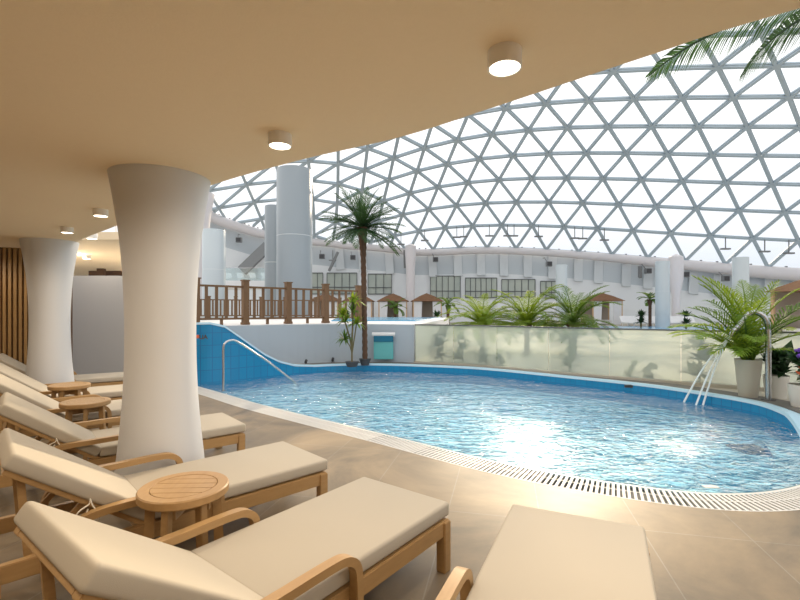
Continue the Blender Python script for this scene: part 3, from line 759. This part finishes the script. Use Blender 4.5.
# ------------------------------------------------------------------ cabanas
def make_cabana(lab,loc,s=1,rz=0,group='thatched cabanas before the far wall'):
    t=thing('cabana',lab,'cabana',loc,rz,group); t.scale=(s,s,s)
    m=MB(); w=1.62; m.v=[(-w,-w,2.28),(w,-w,2.28),(w,w,2.28),(-w,w,2.28),(-w*.45,-w*.45,2.80),(w*.45,-w*.45,2.80),(w*.45,w*.45,2.80),(-w*.45,w*.45,2.80),(0,0,3.12)]
    m.f=[(3,2,1,0),(0,1,5,4),(1,2,6,5),(2,3,7,6),(3,0,4,7),(4,5,8),(5,6,8),(6,7,8),(7,4,8)]
    m.build('roof','thatch',t)
    for sx in (-1,1):
        for sy in (-1,1): MB().box((sx*1.35,sy*1.35,1.14),(.13,.13,2.28)).build('post','pale_wood',t)
    for sx in (-1,1):
        c=MB()
        for k in range(8): c.tube([(sx*(1.27-.10*k),-1.36,2.25),(sx*(1.25-.085*k),-1.36,.05)],.075,8)
        c.build('curtain','curtain',t,True)
    MB().box((0,1.3,1.15),(2.5,.06,2.25)).build('back_panel','shade_brown',t)
    MB().box((0,.5,.25),(2.0,1.3,.4)).build('daybed','lounger_white',t,bevel=.04)
    return t
cab=make_cabana('thatched cabana just right of the tall palm trunk',tuple(Vector((*P(393,320,46).xy,.12))))
for px,d,lab in ((426.5,45.5,'rightmost thatched cabana in the middle row, right of the pier'),(359,46,'thatched cabana hidden behind the tall palm trunk'),(326,46,'thatched cabana seen through the brown fence')):
    dup(cab,(*P(px,320,d).xy,.12),0,lab)
dup(cab,(*P(601,320,44).xy,.12),0,'thatched cabana standing alone right of the green palms')
dup(cab,(*P(822,320,22).xy,.12),R(20),'thatched hut partly hidden behind the potted palm at right edge',None,1.0)

# ------------------------------------------------------------------ plants
def frond_mesh(name,L,n,ll,up,droop,m,seed,wid=.018,vee=.35,start=.12,roll=0):
    rnd=random.Random(seed); sp=[]; p=Vector((0,0,0)); N=24
    for i in range(N+1):
        e=R(up-droop*(i/N)**1.4); t=Vector((cos(e),0,sin(e))); sp.append((p.copy(),t)); p=p+t*(L/N)
    b=MB(); b.tube([q for q,_ in sp],[.012*L*(1-.85*i/N)+.002 for i in range(N+1)],5)
    for i in range(n):
        f=start+(1-start)*i/(n-1); x=f*N; k=min(N-1,int(x)); q,t=sp[k]; q2,_=sp[k+1]; q=q.lerp(q2,x-k)
        up_v=Vector((-t.z,0,t.x))
        l=ll*(.35+.65*sin(pi*min(1,(f-start)/(1-start)*.8+.18)))*(1.0 if f<.9 else 1-.5*(f-.9)/.1)
        for sd in (-1,1):
            a=R(58-28*f+rnd.uniform(-5,5)); sv=Vector((0,cos(R(roll)),0))+up_v*sin(R(roll)); dr_=(t*cos(a)+sv*sd*sin(a)+up_v*vee*(.6+rnd.uniform(-.3,.3))).normalized()
            wv=dr_.cross(Vector((0,sd,0)).cross(t) if True else up_v); wv=t*1.0-dr_*t.dot(dr_); wv.normalize(); w=wid*(.8+.4*rnd.random())
            P0=q; P1=q+dr_*l*.5+Vector((0,0,-.04*l)); P2=q+dr_*l*.95+Vector((0,0,-.28*l))
            o=len(b.v); b.v+=[tuple(P0-wv*w*.3),tuple(P0+wv*w*.3),tuple(P1+wv*w*.5),tuple(P1-wv*w*.5),tuple(P2)]
            b.f+=[(o,o+1,o+2,o+3),(o+3,o+2,o+4)]
    me=bpy.data.meshes.new(name); me.from_pydata(b.v,[],b.f); me.materials.append(M[m])
    for p_ in me.polygons: p_.use_smooth=False
    return me
def add_frond(me,parent,loc,rz,tilt=0,s=1,name='frond'):
    o=bpy.data.objects.new(name,me); C.objects.link(o); o.parent=parent; o.location=loc; o.rotation_euler=(0,-tilt,rz); o.scale=(s,s,s); return o
def palm(label,loc,th,tr,L,nf,m,seed,ups=(70,45,20,-5),droop=60,ll=None,n=34,lean=(0,0),wid=.018,group=None,pot=None,trunkm='trunk'):
    rnd=random.Random(seed); t=thing('palm_tree' if th>.6 else 'potted_palm',label,'palm',loc,0,group)
    prof=[]; N=max(4,int(th/.08))
    pts=[(lean[0]*(i/N)**1.5,lean[1]*(i/N)**1.5,th*i/N) for i in range(N+1)]
    rs=[tr*((1.12 if i%2 else .94)*(1.0 if i/N<.78 else 1+.9*(i/N-.78)/.22)) for i in range(N+1)]
    if th>.15: MB().tube(pts,rs,12).build('trunk',trunkm,t,True)
    top=Vector(pts[-1]); ll=ll or L*.26
    ms=[frond_mesh('frond',L*rnd.uniform(.9,1.05),n,ll,u,droop*rnd.uniform(.8,1.2),m,seed+i,wid) for i,u in enumerate(ups)]
    for i in range(nf):
        k=i%len(ms); add_frond(ms[k],t,tuple(top),2*pi*i*.381966+rnd.uniform(-.15,.15),R(rnd.uniform(-7,7)),rnd.uniform(.85,1.05))
    return t
# tall palm by the pool
p=P(365,358,10.95); tp=palm('tall slender palm with a shaggy trunk standing at the far pool edge',(p.x,p.y,ZR-.02),3.33,.062,1.12,64,'leaf_dark',11,(74,58,44,30,18,8,-2,-22),32,.27,38,(-.06,0),.0115)
MB().lathe([(.09,0),(.14,.14),(.145,.16),(0,.15)],20).build('pot','dark',tp,True)
# small dracaena beside it
p=P(352,359,10.7); dr2=thing('dracaena','thin stemmed plant with yellow green leaf tufts left of the tall palm','plant',(p.x,p.y,ZR-.02))
MB().lathe([(.12,0),(.16,.1),(.16,.12),(0,.11)],20).build('pot','dark',dr2,True)
def tuft(parent,c,n,L,m,seed,name='leaf_tuft',w=.03,dn=.5):
    r=random.Random(seed); b=MB()
    for i in range(n):
        a=r.uniform(0,2*pi); e=R(r.uniform(5,80)); l=L*r.uniform(.7,1.1); d=Vector((cos(a)*cos(e),sin(a)*cos(e),sin(e))); s=Vector((-sin(a),cos(a),0))
        c0=Vector(c); p1=c0+d*l*.5+Vector((0,0,-.05*l)); p2=c0+d*l+Vector((0,0,-dn*l*(1-.5*sin(e)))); o=len(b.v)
        b.v+=[tuple(c0-s*w*.3),tuple(c0+s*w*.3),tuple(p1+s*w*.5),tuple(p1-s*w*.5),tuple(p2)]; b.f+=[(o,o+1,o+2,o+3),(o+3,o+2,o+4)]
    o=b.build(name,m,parent); return o
stems=[((0,0,.1),(.0,0,.55),(.02,0,1.05),(.03,0,1.52)),((0,0,.1),(-.02,0,.5),(-.12,.02,.9),(-.22,0,1.20)),((0,0,.3),(.06,0,.7),(.10,.03,1.0)),((0,0,.3),(-.06,0,.5),(-.16,-.05,.62))]
for i,s in enumerate(stems):
    q=catmull(s,5); stm=MB().tube([tuple(v) for v in q],.022-.003*i,7).build('stem','stem',dr2,True)
    tuft(stm,s[-1],40,.42 if i<2 else .38,'leaf_lime' if i!=3 else 'leaf',40+i,'leaf_tuft',.045)
    if i<2: tuft(stm,tuple(q[-4]),26,.40,'leaf',60+i,'leaf_tuft',.045)
# right hand potted palm
pp=thing('potted_palm','big lime green areca palm in a tall taupe pot right of the frosted glass','palm',(5.33,6.92,ZR-.03))
MB().lathe([(.0,0),(.12,0),(.133,.12),(.155,.35),(.173,.57),(.176,.585),(.165,.585),(.16,.55),(0,.55)],36).build('pot','pot_grey',pp,True)
MB().lathe([(.159,.545),(0,.56)],24).build('soil','soil',pp)
ms=[frond_mesh('frond',1.38,27,.36,84,55,'leaf_lime',71,.019),frond_mesh('frond',1.25,26,.36,66,62,'leaf',72,.019),frond_mesh('frond',1.2,26,.36,50,70,'leaf_lime',73,.019),frond_mesh('frond',.85,24,.30,42,75,'leaf_lime',74,.019)]
rr=random.Random(5)
for k,rz,s_ in ((0,170,1.08),(1,200,1.1),(0,100,1.05),(0,20,1.1),(1,-15,1.2),(1,5,1.2),(2,180,1.1),(2,205,1.0),(1,150,1),(2,235,.95),(3,200,1),(3,175,.95),(0,140,1.12),(3,225,1.0),(0,60,1.12),(2,-40,.95),(1,60,.95),(3,-60,.9),(1,290,.85),(0,260,.85),(2,130,.95),(0,200,.95),(1,230,.95),(2,25,1.0),(0,330,.95),(1,178,1.0),(0,145,1.0),(2,190,1.1),(0,40,1.0),(1,110,1.0),(2,160,1.0),(1,320,1.0)):
    add_frond(ms[k],pp,(rr.uniform(-.05,.05),rr.uniform(-.05,.05),.55),R(rz),R(rr.uniform(-4,4)),s_)
# palms behind the frosted glass
specs=[(482,14.6,.50,.07,1.55,40,'leaf_lime','lime green palm rising behind the frosted glass, leftmost of the three'),(527,14.0,.55,.08,1.58,40,'leaf_lime','bushy green palm rising behind the frosted glass, middle of the three'),(573,13.4,.58,.11,1.58,40,'leaf','bushy green palm with a thick scaly stem, nearest the alone cabana')]
for i,(px,d,th,tr,L,nf,m,lab) in enumerate(specs):
    p=P(px,320,d); t=palm(lab,(p.x,d,.12),th+.35,tr,L,nf,m,100+10*i,(70,52,36,20,4),72,.38,34,wid=.020,group=None)
# small plants just behind the glass, seen as soft shadows
low=[(436,.40,.95,'leaf_deep','dark leafy plant blurred behind the leftmost frosted glass panel',.75),(457,.40,.8,'leaf','thin green plant blurred behind the second frosted panel',.7),(481,.40,.6,'leaf','green plant blurred low behind the second frosted panel',.7),(500,.28,.4,'leaf','short green plant blurred behind the third frosted panel',.4),(567,.40,.95,'leaf','green palm shoot blurred behind the middle of the frosted glass',.8),(630,.30,.35,'leaf','low green plant blurred behind the fifth frosted panel',.3),(648,.30,.3,'leaf_deep','low dark plant blurred at the foot of the fifth frosted panel',.3),(703,.45,.9,'leaf_deep','wide dark green bush blurred behind the right end of the frosted glass',.75)]
for i,(px,off,hh,m,lab,L) in enumerate(low):
    q=glass_at(px)+Vector((.45,.89,0))*off
    t=thing('green_plant',lab,'plant',(q.x,q.y,.12))
    MB().tube([(0,0,0),(0,0,hh*.6)],.02,8).build('stem','stem',t,True)
    for k in range(3): tuft(t,(random.uniform(-.1,.1),0,hh*(.15+.3*k)),(26 if m=='leaf_deep' else 34),min(.40,L*.52),m,200+i*5+k,'foliage',.15 if m=='leaf_deep' else .07,.4)
# overhanging fronds of a palm outside the frame at right
hp=thing('palm_tree','tall palm at the right whose feathery fronds hang into the top right corner','palm',(6.55,6.1,ZR-.03))
MB().tube([(0,0,0),(-.05,0,2),(-.1,0,4.2),(-.15,-.05,5.55)],[.15,.12,.11,.14],14).build('trunk','trunk',hp,True)
ctop=(-.15,-.05,5.55)
fm=[frond_mesh('frond',3.25,88,.44,-3,40,'leaf_dark',301,.020,.0,.1,60),frond_mesh('frond',2.55,84,.46,-14,42,'leaf_dark',302,.022,.0,.1,45),frond_mesh('frond',2.3,56,.42,62,80,'leaf_dark',303,.026,.2)]
for k,rz,s in ((0,178,1),(1,190,1),(2,200,.85),(0,-20,1),(1,40,1),(2,90,1),(2,110,1),(2,150,.9),(1,290,1),(0,330,1),(2,20,1)):
    add_frond(fm[k],hp,ctop,R(rz),0,s)
# distant small palms
for px,d,ht,lab in ((650,38,2.3,'small distant palm beside the white column at far right'),(448,36,1.8,'small distant palm right of the cabanas'),(395,40,1.6,'little palm before the cabana right of the trunk')):
    palm(lab,(*P(px,320,d).xy,.12),ht,.12,1.3,14,'leaf',500+px,(60,30,0),70,.4,18,wid=.06)
for px,d,lab in ((641,36,'dark round bush left of the small distant palm'),(686,34,'dark cactus like bush right of the flared far pier'),(437,34,'dark narrow bush beside the rightmost cabana'),(346,36,'dark bush behind the brown fence near the dracaena')):
    t=thing('bush',lab,'bush',(*P(px,320,d).xy,.12)); MB().tube([(0,0,0),(0,0,.6)],.08,8).build('stem','stem',t)
    for k in range(2): tuft(t,(0,0,.4+.5*k),40,.7,'leaf_deep',700+px+k,'foliage',.2,.3)
# shower spout with jets
sp=thing('shower_spout','tall stainless steel gooseneck spout pouring water jets into the pool','shower spout',(5.41,6.64,ZR-.02))
tip=P(730,336,6.8)-Vector(sp.location)
pth=catmull([(0,0,0),(0,0,.5),(0,0,.95),(-.005,.005,1.10),(-.05,.02,1.23),(-.15,.06,1.295),(-.25,.10,1.24),(-.34,.12,1.09),tuple(tip)],8)
MB().tube(pth,.038,16).build('pipe','steel',sp,True); MB().lathe([(.0,0),(.09,0),(.09,.015),(0,.017)],24).build('base_flange','dark',sp,True)
for px,py in ((684,402),(696,405),(703,405)):
    e=G(px,py,ZW)-Vector(sp.location); pts=[tip.lerp(e,q/10)+Vector((0,0,.10*sin(pi*q/10))) for q in range(11)]
    MB().tube(pts,[.009+.0006*q for q in range(11)],6).build('water_jet','jet',sp,True)
# pots with flowering plants
for (x,y,r,h,lab,fl,seed) in ((5.76,6.92,.165,.34,'leafy dark green plant in a white pot behind the steel spout',None,1),(5.50,6.17,.165,.32,'dark leaved plant with orange and purple flowers in a white pot at right edge','f',2)):
    t=thing('potted_plant',lab,'potted plant',(x,y,ZR-.03)); rn=random.Random(seed)
    MB().lathe([(0,0),(r*.74,0),(r*.95,h*.6),(r,h),(r*.93,h),(r*.9,h-.03),(0,h-.03)],32).build('pot','pot_white',t,True)
    for k in range(8):
        a=rn.uniform(0,2*pi); c=(.08*cos(a),.08*sin(a),h+.05*k*.8); tuft(t,c,16,.26,'leaf_deep',900+seed*20+k,'foliage',.09,.35)
    if not fl:
        b=MB()
        for a,l,e in ((.3,.55,58),(2.6,.4,60),(5.2,.45,55)):
            d=Vector((cos(a)*cos(R(e)),sin(a)*cos(R(e)),sin(R(e)))); s=Vector((-sin(a),cos(a),0)); o=len(b.v); c=Vector((0,0,h))
            b.v+=[tuple(c+d*l*.35),tuple(c+d*l*.7+s*.13),tuple(c+d*l*1.15),tuple(c+d*l*.7-s*.13)]; b.f.append((o,o+1,o+2,o+3))
        b.build('broad_leaf','leaf_deep',t)
    else:
        for k in range(5):
            c=(rn.uniform(-.14,.06),rn.uniform(-.14,.02),h+.13+rn.uniform(0,.1)); MB().lathe([(0,-.03),(.035,0),(.045,.02),(0,.03)],8,c).build('orange_flower','red',t)
        for k in range(4):
            c=(rn.uniform(-.08,.04),rn.uniform(-.1,.05),h+.36+rn.uniform(0,.12)); MB().lathe([(0,-.03),(.04,0),(.05,.03),(0,.045)],8,c).build('purple_flower','purple',t)
            MB().tube([(c[0]*.3,c[1]*.3,h-.03),(c[0],c[1],c[2]-.02)],.006,6).build('flower_stem','stem',t)

# ------------------------------------------------------------------ world, sun, camera
w=bpy.data.worlds.new('World'); bpy.context.scene.world=w; w.use_nodes=True; nt=w.node_tree; bg=nt.nodes['Background']
tc=nt.nodes.new('ShaderNodeTexCoord'); mp=nt.nodes.new('ShaderNodeMapping'); mp.inputs['Scale'].default_value=(1,1,3.5)
n=nt.nodes.new('ShaderNodeTexNoise'); n.inputs['Scale'].default_value=3; n.inputs['Detail'].default_value=7
nt.links.new(tc.outputs['Generated'],mp.inputs[0]); nt.links.new(mp.outputs[0],n.inputs['Vector'])
sx=nt.nodes.new('ShaderNodeSeparateXYZ'); nt.links.new(tc.outputs['Generated'],sx.inputs[0])
rp=nt.nodes.new('ShaderNodeMapRange'); rp.inputs['From Min'].default_value=.05; rp.inputs['From Max'].default_value=.30; nt.links.new(sx.outputs['Z'],rp.inputs['Value'])
low=nt.nodes.new('ShaderNodeMix'); low.data_type='RGBA'; low.inputs[6].default_value=(.50,.56,.63,1); low.inputs[7].default_value=(.74,.75,.77,1); nt.links.new(n.outputs['Fac'],low.inputs[0])
hi=nt.nodes.new('ShaderNodeMix'); hi.data_type='RGBA'; hi.inputs[7].default_value=(1.0,.99,.98,1); nt.links.new(rp.outputs[0],hi.inputs[0]); nt.links.new(low.outputs[2],hi.inputs[6])
nt.links.new(hi.outputs[2],bg.inputs['Color']); bg.inputs['Strength'].default_value=1.4
s=bpy.data.lights.new('sun','SUN'); s.energy=4.2; s.color=(1,.80,.55); s.angle=R(1.2)
so=bpy.data.objects.new('sun',s); C.objects.link(so)
az,el=R(17),R(24); dirv=Vector((sin(az)*cos(el),cos(az)*cos(el),sin(el))); so.rotation_euler=dirv.to_track_quat('Z','Y').to_euler(); so.location=(12,40,18)
cam=bpy.data.cameras.new('camera'); co=bpy.data.objects.new('camera',cam); C.objects.link(co)
co.location=(0,0,H); co.rotation_euler=(pi/2,0,0); cam.sensor_width=36; cam.lens=F/800*36; cam.shift_y=(Y0-300)/800; cam.clip_start=.05; cam.clip_end=500
sc=bpy.context.scene; sc.camera=co
sc.view_settings.view_transform='Standard'; sc.view_settings.look='None'; sc.view_settings.exposure=0; sc.view_settings.gamma=1
